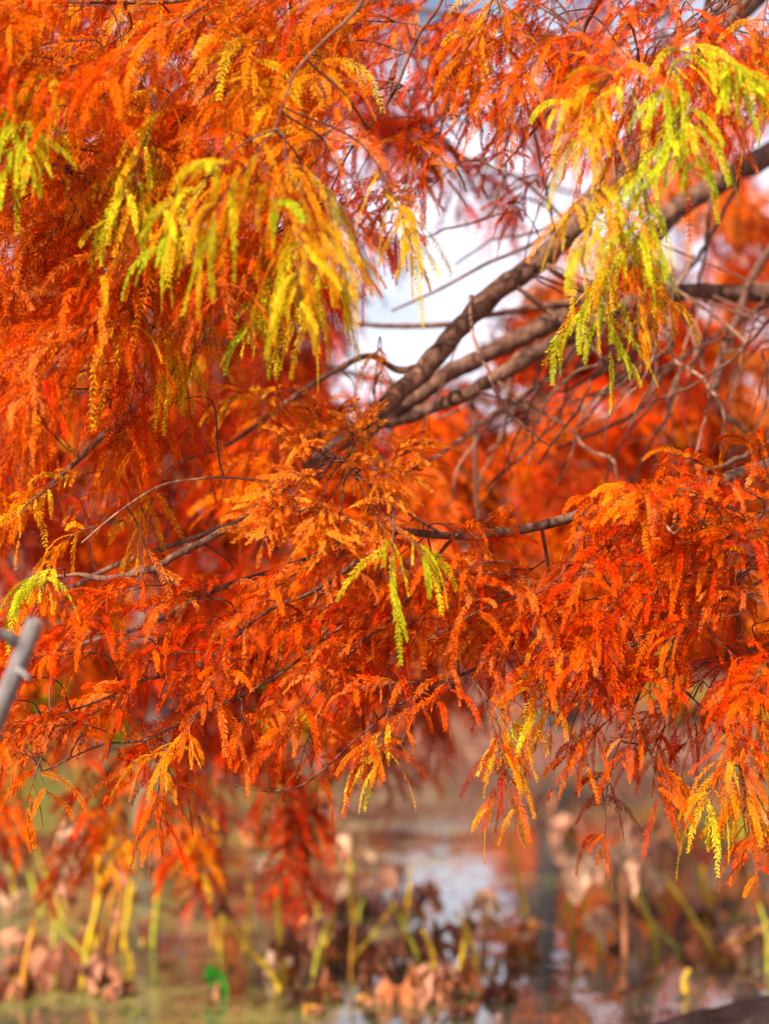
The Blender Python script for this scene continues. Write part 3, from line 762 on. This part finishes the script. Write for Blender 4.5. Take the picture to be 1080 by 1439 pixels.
settle(T2, sp2)

# =================================================================== TREES AND SHRUBS ON THE FAR BANK
def far_tree(name, x, d, h, r, cols, label, cat='tree', trunk_r=.16, low=.25, n=6000, group='trees along the far bank', leaf=.15, base_y=None, lobes=9):
    px = (x - 540) / FPX * d
    gz = float(ground_z(px, d))
    o_ = np.array([px, d, gz])
    root = tag(empty(name, o_), label, cat, group)
    mb = MB()
    lean = random.uniform(-.15, .15)
    c = spline(np.array([[px, d, gz - .2, trunk_r * 1.5], [px, d, gz + .3, trunk_r * 1.1], [px + lean, d, gz + h * .4, trunk_r * .8], [px + lean * .5, d, gz + h * .75, trunk_r * .45], [px, d, gz + h * .97, .015]]), 24)
    mb.tube(c[:, :3], c[:, 3], 10); mb.build('trunk', M_DARKBARK if 'dark' in label else M_FARBARK, root, o_)
    cr = MB()
    for k in range(lobes):
        u = low + (1 - low) * (k + random.random()) / lobes
        q = c[min(int(u * 23), 23), :3]
        rr = r * (1.05 - u) ** .6 * random.uniform(.7, 1.2)
        az = k * 2.4 + random.random()
        e = q + np.array([math.cos(az) * rr, math.sin(az) * rr, -.1 * rr + .05])
        br = spline(np.array([q, (q + e) / 2 + [0, 0, .12 * rr], e]), 8)
        mb = MB(); mb.tube(br, np.linspace(trunk_r * .3 * (1.1 - u), .006, 8), 5); mb.build('limb', M_FARBARK, root, o_)
        m_ = n // lobes
        t = rng.uniform(.15, 1.1, m_)
        ii = np.clip((t * 7).astype(int), 0, 6)
        pts = br[ii] + rng.normal(size=(m_, 3)) * np.array([.3, .3, .22]) * (.35 + .5 * rr / r) * max(r, .6) * .55
        dv = unit(rng.normal(size=(m_, 3)) + G * .7); sv = unit(np.cross(dv, rng.normal(size=(m_, 3))))
        L_ = leaf * rng.uniform(.6, 1.4, (m_, 1)); w_ = L_ * .28
        v = np.stack([pts, pts + dv * L_ * .5 + sv * w_, pts + dv * L_ + G * L_ * .2, pts + dv * L_ * .5 - sv * w_], 1)
        lobec = cols[random.randrange(len(cols))]
        cc = lobec[None] * rng.uniform(.75, 1.25, (m_, 1))
        alt = rng.integers(0, len(cols), m_); cc = np.where((rng.random(m_) < .35)[:, None], np.array(cols)[alt], cc)
        cr.add(v.reshape(-1, 3), np.arange(m_ * 4).reshape(-1, 4), 0, np.repeat(np.clip(cc, 0, 1), 4, 0))
    cr.build('crown', M_LEAF, root, o_)
    return root


TAN = srgb(200, 150, 110); PNK = srgb(205, 120, 95); OLV = srgb(130, 130, 50); BG = srgb(70, 150, 40)
FT = [
    (215, 19.5, 9.5, 1.9, [RED, ORG, DEEP], 'far grey trunked tree with red crown seen low at the left', .19, .34),
    (775, 18.2, 5.0, 1.0, [ORG, SAL, TAN], 'far dark trunked tree with orange crown standing right of centre on the bank', .145, .55),
    (20, 21, 10, 2.2, [RED, DEEP, ORG], 'far deep red tree at the left edge of the far bank', .2, .1),
    (370, 23, 6.0, 1.6, [ORG, RED, AMB], 'far orange tree behind the hanging boughs left of centre', .18, .08),
    (520, 26, 2.6, 1.2, [SAL, ORG, PNK], 'far low salmon tree under the white sky gap', .09, .08),
    (745, 24, 3.6, 1.0, [ORG, RUST, SAL], 'far rusty orange tree right of the sky gap', .16, .1),
    (880, 22, 5.4, 1.8, [ORG, AMB, SAL], 'far pale orange tree behind the tangle of bare twigs', .17, .12),
    (1040, 21, 6.0, 1.9, [SAL, ORG, AMB], 'far light orange tree at the right edge of the far bank', .18, .1),
    (130, 27, 9.0, 2.3, [ORG, RED, YEL], 'far orange red tree rising behind the grey trunk', .2, .05),
    (960, 30, 6.4, 2.2, [PNK, SAL, ORG], 'hazy pinkish tree standing farthest back at the right', .2, .05),
    (300, 31, 10, 2.6, [RED, ORG, DEEP], 'tall red tree standing farthest back at the left', .2, .05),
]
# the wood that closes the view behind them: one far mass
N_ = 26000
X_ = rng.uniform(-16, 16, N_); Y_ = rng.uniform(36, 48, N_)
top = np.interp(X_ / Y_ * FPX + 540, [-200, 300, 470, 500, 700, 760, 1300], [9.5, 9, 7.0, 1.5, 1.5, 5.0, 6.0]) + .7 * np.sin(X_ * 1.3) + .5 * np.sin(X_ * 3.1 + Y_)
Z_ = 1 + rng.uniform(0, 1, N_) ** .8 * top
dv = unit(rng.normal(size=(N_, 3)) + G * .4); sv = unit(np.cross(dv, rng.normal(size=(N_, 3))))
L_ = .42 * rng.uniform(.5, 1.5, (N_, 1)); p_ = np.stack([X_, Y_, Z_], -1)
v = np.stack([p_, p_ + dv * L_ * .5 + sv * L_ * .3, p_ + dv * L_, p_ + dv * L_ * .5 - sv * L_ * .3], 1).reshape(-1, 3)
wc = np.array([ORG, RED, SAL, RUST, AMB, DEEP])
ix = ((np.sin(X_ * .9) + np.sin(Z_ * 1.1 + X_ * .4) + 2 + rng.normal(0, .6, N_)) * 1.4).astype(int) % 6
mb = MB(); mb.add(v, np.arange(len(v)).reshape(-1, 4), 0, np.repeat(wc[ix], 4, 0))
tag(mb.build('distant_wood', M_LEAF), 'far mass of orange and rust autumn trees behind the bank', 'wood', kind='stuff')
for x, d, h, r, cols, lab, tr, low in FT:
    far_tree('bank_tree', x, d, h, r, cols, lab, trunk_r=tr, low=low)
for x, d, h, r, cols, lab in [
    (75, 17.6, .75, .5, [BG, GRN, LIM], 'bright green shrub at the water edge near the left edge'),
    (150, 17.4, .45, .35, [GRN, BG, OLV], 'low green shrub just right of the bright green one'),
    (20, 17.3, .6, .4, [YEL, OLV, GRN], 'yellow olive shrub at the far left of the bank'),
    (395, 17.3, .9, .4, [YEL, OLV, LIM], 'yellow shrub on the far bank below the red boughs'),
    (440, 18.0, .7, .4, [OLV, GRN, TAN], 'olive shrub beside the yellow one on the far bank'),
    (930, 18.2, 1.0, .55, [YEL, AMB, OLV], 'golden shrub on the far bank at the right'),
    (1050, 17.8, .8, .5, [YEL, LIM, AMB], 'lime yellow shrub on the far bank at the right edge')]:
    far_tree('shrub', x, d, h, r, cols, lab, 'shrub', .03, .1, 700, 'shrubs on the far bank', .08, lobes=6)

BRN = srgb(178, 112, 76); DBR = srgb(112, 62, 40)
# fallen leaves over the far bank, and bits drifting on the water
def litter(name, pts, size, cols, flat=.35):
    m_ = len(pts)
    az = rng.uniform(0, 2 * math.pi, m_)
    dv = unit(np.stack([np.cos(az), np.sin(az), rng.normal(0, flat, m_)], -1))
    sv = unit(np.cross(dv, unit(np.array([0, 0, 1.0]) + rng.normal(size=(m_, 3)) * flat)))
    L_ = size * rng.uniform(.5, 1.5, (m_, 1)); w_ = L_ * .35
    v = np.stack([pts, pts + dv * L_ * .5 + sv * w_ + [0, 0, .004], pts + dv * L_, pts + dv * L_ * .5 - sv * w_ + [0, 0, .004]], 1)
    cc = np.array(cols)[rng.integers(0, len(cols), m_)] * rng.uniform(.7, 1.2, (m_, 1))
    mb_ = MB(); mb_.add(v.reshape(-1, 3), np.arange(m_ * 4).reshape(-1, 4), 0, np.repeat(cc, 4, 0))
    return tag(mb_.build(name, M_LOTUS), kind='stuff')


N_ = 9000
px_ = rng.uniform(-7, 7, N_); py_ = rng.uniform(FAR - .8, FAR + 9, N_)
o = litter('fallen_leaves', np.stack([px_, py_, ground_z(px_, py_) + .02], -1), .12, [RED * .7, PNK * .6, TAN * .6, RUST * .7, DEEP * .7, RUST * .3, OLV * .6, PNK * .5, srgb(170, 140, 140) * .6])
tag(o, 'red and tan fallen leaves covering the far bank', 'fallen leaves')
N_ = 900
py_ = rng.uniform(4.4, 15.5, N_); px_ = rng.normal(.2, 1, N_) * py_ * .16
o = litter('floating_leaf_bits', np.stack([px_, py_, np.full(N_, .006)], -1), .045, [RUST * .6, PNK * .7, TAN * .7, RUST * .25, DBR, OLV * .6], .1)
tag(o, 'small brown and red leaf bits drifting on the pond', 'fallen leaves')
N_ = 2600
py_ = rng.uniform(4.5, 13, N_); px_ = (rng.normal(-.14, .08, N_)) * py_
cl_ = np.sin(px_ * 5) + np.sin(py_ * 3 + px_ * 2) > -.4
px_, py_ = px_[cl_], py_[cl_]
o = litter('duckweed', np.stack([px_, py_, np.full(len(px_), .005)], -1), .022, [LIM * .3, GRN * .3, OLV * .6], .05)
tag(o, 'yellow green duckweed drifting over the left of the pond', 'duckweed')

# =================================================================== LOTUS
CRM = srgb(226, 190, 150); PTN = srgb(214, 150, 118); ORB = srgb(190, 104, 48)
STY = srgb(214, 172, 30); STO = srgb(196, 130, 40); STG = srgb(170, 165, 45)


def leaf_mesh(mb, c, rad, col, col2, droop, fold, tilt, az, mi=0, nr=12, na=72, shrink=1.0):
    r = np.linspace(.02, 1, nr)[:, None]; a = np.linspace(0, 2 * math.pi, na, endpoint=False)[None]
    ph = rng.uniform(0, 6.28, 6); k = random.choice((4, 5, 6)); k2 = random.choice((7, 9, 11))
    rag = 1.0 if fold > .25 else .12
    edge = 1 + rag * ( .10 * np.sin(3 * a + ph[0]) + .07 * np.sin(5 * a + ph[1]) + .05 * np.sin(k2 * a + ph[2]))
    rr = r * edge
    f = fold * (np.sin(k * a + ph[3]) * .6 + np.sin(k2 * a + ph[4]) * .35 + np.sin(2 * a + ph[5]) * .5) * r ** 1.6
    z = -droop * r ** 2.2 + f * .8 + .10 * r
    hr = rr * (shrink + (1 - shrink) * (1 - r)) * (1 - .3 * fold * np.sin(k * a + ph[3] + 1) * r - .25 * rag * np.maximum(0, np.sin(2 * a + ph[1])) * r)
    v = np.stack([hr * np.cos(a), hr * np.sin(a), z + 0 * a], -1) * rad
    ca, sa = math.cos(tilt), math.sin(tilt)
    v = np.stack([v[..., 0], v[..., 1] * ca - v[..., 2] * sa, v[..., 1] * sa + v[..., 2] * ca], -1)
    ca, sa = math.cos(az), math.sin(az)
    v = np.stack([v[..., 0] * ca - v[..., 1] * sa, v[..., 0] * sa + v[..., 1] * ca, v[..., 2]], -1) + c
    i = np.arange(nr - 1)[:, None] * na; j = np.arange(na)[None]; q = (j + 1) % na
    F = np.stack([i + j, i + q, i + na + q, i + na + j], -1).reshape(-1, 4)
    w = np.clip(r ** 1.5 * .8 + .25 * np.sin(k * a + ph[0]), 0, 1)[..., None]
    cc = col * (1 - w) + col2 * w
    vein = np.abs(((a / (2 * math.pi) * 18 + ph[5]) % 1) - .5) * 2
    cc = cc * (1 - .35 * np.clip(1 - vein * 3.2, 0, 1) * (1 - .5 * r))[..., None] * (1 + .12 * np.sin(a * 3 + r * 5 + ph[2]))[..., None]
    cc = np.clip(cc, 0, 1)
    mb.add(v.reshape(-1, 3), F, mi, cc.reshape(-1, 3), True)
    mb.add(v[0], np.array([[q_, (q_ + 1) % na, na // 2, na // 2] for q_ in range(na) if q_ != na // 2 and (q_ + 1) % na != na // 2]), mi, cc[0], True)


def lotus(label, leaf, wpx, base, kind='brown', stem=STY, sw=.016, kink=0.0, group=None, cols=None, droop=None, fold=.6, tilt=None, floating=False, shrink=1.0):
    """leaf = photo pixel of the leaf, base = photo pixel where the stalk enters the water"""
    bp_, d = W(*base)
    lp = P(leaf[0], leaf[1], d)
    root = tag(empty('lotus_plant', bp_ * [1, 1, 0]), label, 'lotus', group or 'withered lotus in the pond')
    o_ = bp_ * [1, 1, 0]
    C = {'brown': (BRN, DBR), 'tan': (PTN, BRN), 'cream': (CRM, PTN), 'dark': (DBR, BRN * .6), 'pink': (PTN, CRM), 'orange': (ORB, BRN),
         'green': (srgb(34, 128, 26), srgb(60, 140, 40)), 'lime': (srgb(150, 165, 30), srgb(180, 160, 35))}[kind]
    if not floating or leaf != base:
        mb_ = MB()
        mid = (bp_ + lp) / 2 + np.array([kink * .3, 0, abs(kink) * .25])
        pts = spline(np.array([bp_ - [0, 0, .25] - (lp - bp_) * .08, bp_, mid, lp]), 18)
        mb_.tube(pts, np.linspace(sw * .62, sw * .36, 18), 8, 0, stem)
        mb_.build('stem', M_STEM, root, o_)
    if wpx:
        mb_ = MB()
        rad = wpx / 2 * d / FPX
        leaf_mesh(mb_, lp, rad * (.98 if kind != 'green' else 1.1), C[0], C[1], random.uniform(.3, .9) if droop is None else droop, fold,
                  random.uniform(-.5, .5) if tilt is None else tilt, random.uniform(0, 6.28), shrink=shrink)
        mb_.build('leaf', M_LOTUS, root, o_)
    return root


SG = 'yellow lotus stalks at the left of the pond'
for lab, top, base_, st in [
    ('thick yellow leaning stalk, left of a close pair, at the left of the pond', (142, 1212), (120, 1348), STY),
    ('ochre leaning stalk, right of a close pair, at the left of the pond', (162, 1248), (138, 1346), STO),
    ('short yellow upright stalk with its tip bent, right of the leaning pair', (184, 1238), (175, 1332), STY),
    ('pale olive stalk standing alone over green water at the left', (222, 1238), (215, 1330), STG),
    ('ochre stalk rising beside the large tan leaf at lower left', (50, 1292), (32, 1402), STO),
    ('yellow green stalk leaning left near the left edge', (42, 1222), (58, 1282), STG),
    ('tall yellow upright stalk left of centre', (350, 1232), (345, 1330), STY),
    ('tall yellow stalk right beside the upright one left of centre', (388, 1222), (400, 1385), STY),
    ('short yellow stalk below the dark drooping leaf', (312, 1284), (310, 1335), STY),
    ('yellow stalk slanting down to the right, left of centre', (318, 1290), (392, 1390), STY),
    ('bright yellow short stalk above the brown clump at centre', (492, 1226), (494, 1290), STY),
    ('olive stalk standing in the brown clump near centre', (446, 1270), (447, 1335), STG),
    ('slim yellow stalk leaning left, alone on grey water right of centre', (714, 1178), (738, 1282), STY),
    ('ochre stalk slanting right beside the tall stalk under the big cream leaf', (866, 1228), (922, 1330), STO),
    ('broken yellow stalk, its lower end deep in debris at the right', (930, 1228), (1002, 1350), STY),
    ('orange broken stalk slanting right below the rusty leaf', (684, 1285), (745, 1345), STO),
    ('yellow stalk in front of the brown clump, right side', (655, 1300), (645, 1372), STY),
    ('yellow stalk rising at the far right behind the dangling sprays', (985, 1215), (1000, 1290), STY),
    ('short dark yellow stump with a bright tip at lower right', (968, 1362), (962, 1398), STY),
    ('slender olive stalk left of the big cream leaf', (800, 1260), (806, 1330), STG)]:
    lotus(lab, top, 0, base_, stem=st, sw=.019, kink=random.uniform(-.04, .04), group=SG if top[0] < 500 else 'yellow lotus stalks in the pond')
LV = [
    ('large tan crumpled leaf lying over the water at lower left', (112, 1362), 112, (118, 1385), 'tan', .35, .9),
    ('dark brown drooping leaf hanging over dark water left of centre', (290, 1268), 76, (300, 1325), 'dark', .5, .5),
    ('pale pink small leaf at the left edge of the pond', (14, 1262), 46, (12, 1285), 'pink', .3, .5),
    ('brown folded leaf at the lower left corner', (18, 1380), 70, (20, 1402), 'brown', .6, .8),
    ('cream folded leaf standing under the blurred red boughs', (368, 1205), 62, (372, 1270), 'cream', .9, .6),
    ('pinkish leaf drooping at the back near centre', (490, 1165), 60, (492, 1220), 'pink', 1.1, .5),
    ('white topped brown leaf at the left side of the grey water', (550, 1215), 62, (555, 1275), 'tan', 1.1, .6),
    ('dark brown humped leaf at the middle of the central clump', (606, 1322), 74, (608, 1362), 'dark', .7, .8),
    ('brown leaf at the top left of the central clump', (556, 1322), 66, (556, 1356), 'brown', .8, .8),
    ('rusty brown leaf at the right of the central clump', (640, 1366), 62, (640, 1392), 'orange', .7, .9),
    ('orange brown leaf at the bottom of the central clump', (560, 1388), 70, (562, 1408), 'orange', .5, .9),
    ('small brown leaf between the stalks of the central clump', (520, 1360), 54, (520, 1384), 'brown', .6, .8),
    ('small tan leaf low in the central clump, nearest the blue reflection', (600, 1396), 44, (600, 1412), 'tan', .5, .8),
    ('pinkish crumpled leaf beside the slanting yellow stalk', (408, 1335), 84, (410, 1368), 'pink', .8, .9),
    ('tan leaf hanging straight down left of the central clump', (455, 1290), 74, (457, 1345), 'tan', 1.3, .7),
    ('brown leaf drooping behind the central clump', (500, 1300), 60, (503, 1342), 'brown', 1.0, .7),
    ('pinkish hanging leaf on the grey water right of centre', (680, 1250), 60, (682, 1312), 'pink', 1.2, .6),
    ('rusty leaf half sunk right of the central clump', (728, 1328), 60, (730, 1346), 'orange', .5, .9),
    ('small rust coloured leaf floating alone at the middle right', (744, 1298), 26, (745, 1304), 'orange', .4, .6),
    ('large cream leaf spread on two stalks at the right', (868, 1198), 112, (876, 1392), 'cream', .45, .7),
    ('brown folded leaf joined to the right of the large cream leaf', (925, 1182), 76, (932, 1262), 'tan', .6, .8),
    ('pale pink leaf hanging straight down below the large cream leaf', (838, 1280), 62, (842, 1338), 'pink', 1.5, .5),
    ('pinkish leaf behind the dangling sprays at the right edge', (1035, 1195), 76, (1040, 1262), 'pink', .9, .6),
    ('tan leaf drooping at the right edge above orange water', (1050, 1300), 60, (1052, 1340), 'tan', .9, .7),
    ('brown hooded leaf among the stalks at the right', (985, 1275), 60, (990, 1318), 'brown', 1.0, .7),
    ('bright green round young leaf on the water at lower left', (304, 1378), 46, (305, 1400), 'green', .1, .15),
    ('lime yellow large leaf at the right edge behind the sprays', (1062, 1158), 72, (1066, 1230), 'lime', .4, .4),
    ('yellow green smaller leaf left of the lime yellow one', (1000, 1172), 44, (1004, 1228), 'lime', .5, .4),
    ('brown drooping leaf far back at the left of the pond', (158, 1222), 64, (160, 1262), 'brown', .9, .6),
    ('dark folded leaf far back beside the red boughs', (232, 1192), 46, (234, 1222), 'dark', .9, .6),
    ('tan small leaf far back right of the trunk reflection', (795, 1150), 46, (796, 1180), 'tan', .8, .6),
    ('brown small leaf far back near the dark trunk', (770, 1118), 46, (770, 1140), 'brown', .8, .6),
    ('reddish low leaf lying beside the grey water at lower centre', (455, 1388), 60, (456, 1402), 'orange', .4, .9),
    ('dark brown leaf sunk in the debris at lower right', (700, 1392), 56, (702, 1404), 'dark', .4, .9),
    ('pale cream leaf tipped up far back at the left', (100, 1165), 44, (102, 1196), 'cream', .7, .5),
]
for lab, lf, w_, bs, kd, dr, fo in LV:
    lotus(lab, lf, w_, bs, kd, stem=random.choice((STY, STO, BRN)), sw=.02, kink=random.uniform(-.05, .05), droop=min(dr, .95), fold=fo + .3 if kd != 'green' else .1,
          tilt=1.15 if kd == 'green' else None, shrink=.75 if dr > 1 else 1.0)

# the crumpled remains of many more, which nothing tells apart
for lab, grp, n_, bx, kinds, wr in [
    ('crumpled brown lotus remnant in the dense tangle at the centre of the pond', 'withered lotus tangle at the centre of the pond', 8, (370, 1262, 650, 1405), ('brown', 'dark', 'brown', 'tan', 'orange'), (38, 66)),
    ('withered tan lotus remnant among the stalks at the right of the pond', 'withered lotus remnants at the right of the pond', 11, (780, 1165, 1085, 1385), ('tan', 'brown', 'pink', 'dark', 'orange'), (34, 60)),
    ('small withered lotus remnant far back on the pond', 'withered lotus far back on the pond', 10, (330, 1105, 520, 1190), ('dark', 'brown', 'pink', 'orange'), (22, 40)),
    ('brown lotus remnant lying low in the nearest water at the bottom of the picture', 'lotus remnants in the nearest water', 9, (60, 1388, 760, 1432), ('brown', 'dark', 'tan'), (24, 46)),
    ('brown lotus remnant sunk in the green water at the left', 'withered lotus in the green water at the left', 9, (0, 1230, 300, 1400), ('brown', 'dark', 'tan'), (30, 56))]:
    for k in range(n_):
        x, y = random.uniform(bx[0], bx[2]), random.uniform(bx[1], bx[3])
        w_ = random.uniform(*wr)
        if 240 < x < 380 and y > 1345: x += 150
        lotus(lab, (x + random.uniform(-18, 18), y - w_ * random.uniform(.1, 1.1)), w_, (x, y), random.choice(kinds), stem=random.choice((STY, STO, BRN, DBR)),
              sw=.014, kink=random.uniform(-.06, .06), group=grp, droop=random.uniform(.2, .9), fold=random.uniform(.6, 1.2), tilt=random.uniform(-.9, .9))


for lab, grp, n_, bx in [
    ('thin slanting yellow lotus stalk among the withered leaves at the centre of the pond', 'thin lotus stalks at the centre of the pond', 16, (400, 1270, 720, 1400)),
    ('thin broken ochre lotus stalk leaning over the water at the right of the pond', 'thin lotus stalks at the right of the pond', 12, (780, 1250, 1080, 1390)),
    ('thin yellow lotus stalk standing in the green water at the left', 'thin lotus stalks at the left of the pond', 9, (10, 1260, 340, 1390))]:
    for k in range(n_):
        x, y = random.uniform(bx[0], bx[2]), random.uniform(bx[1], bx[3])
        lotus(lab, (x + random.gauss(0, 34), y - random.uniform(50, 110)), 0, (x, y), stem=random.choice((STY, STO, STY, STG)), sw=.013, kink=random.gauss(0, .05), group=grp)

# =================================================================== NEAR BANK: ROCK AND GREY DEAD STICK
def blob_rock(name, c, size, mat, label, seed):
    import bmesh
    bm = bmesh.new(); bmesh.ops.create_icosphere(bm, subdivisions=5, radius=1)
    from mathutils import noise
    for v_ in bm.verts:
        p = v_.co.copy()
        k = 1 + .22 * noise.noise(p * 1.3 + Vector((seed, 0, 0))) + .08 * noise.noise(p * 4 + Vector((0, seed, 0))) + .03 * noise.noise(p * 11)
        q = p * k
        v_.co = Vector((q.x * size[0], q.y * size[1], max(q.z, -.7) * size[2]))
    me = bpy.data.meshes.new(name); bm.to_mesh(me); bm.free()
    for p in me.polygons: p.use_smooth = True
    me.materials.append(mat)
    o = bpy.data.objects.new(name, me); scene.collection.objects.link(o); o.location = c
    return tag(o, label, 'rock')


M_ROCK = bark_mat('brown_rock', (.035, .018, .012), (.20, .115, .085), 14, .8)
pr = P(1050, 1520, 3.6)
blob_rock('rock', (pr[0], pr[1], .03), (.44, .30, .222), M_ROCK, 'brown rounded rock on the near bank at the lower right corner', 3.0)

sb = P(-130, 1990, 1.72); sb[2] = .2
S1 = Tree('dead_sapling', sb, 'grey bare dead sapling with a broken top, blurred at the left edge', 'dead plant')
mb = MB()
a = np.array([[*P(x, y, d), w * d / FPX / 2] for x, y, d, w in [(-130, 2060, 1.72, 40), (-110, 1700, 1.72, 36), (-70, 1300, 1.72, 32), (-20, 1060, 1.71, 28), (10, 975, 1.7, 27), (32, 918, 1.7, 26), (50, 873, 1.7, 24)]])
c = spline(a, 40); mb.tube(c[:, :3], c[:, 3], 12); o = mb.build('stem', M_GREY, S1.root, S1.o); S1.br.append((o, c))
S1.branch([(26, 905, 1.7, 22), (10, 894, 1.69, 17), (-10, 884, 1.68, 15), (-60, 850, 1.66, 10), (-110, 800, 1.64, 4)], M_GREY, 8)
S1.branch([(20, 940, 1.7, 14), (32, 945, 1.68, 9), (42, 955, 1.67, 7)], M_GREY, 8)
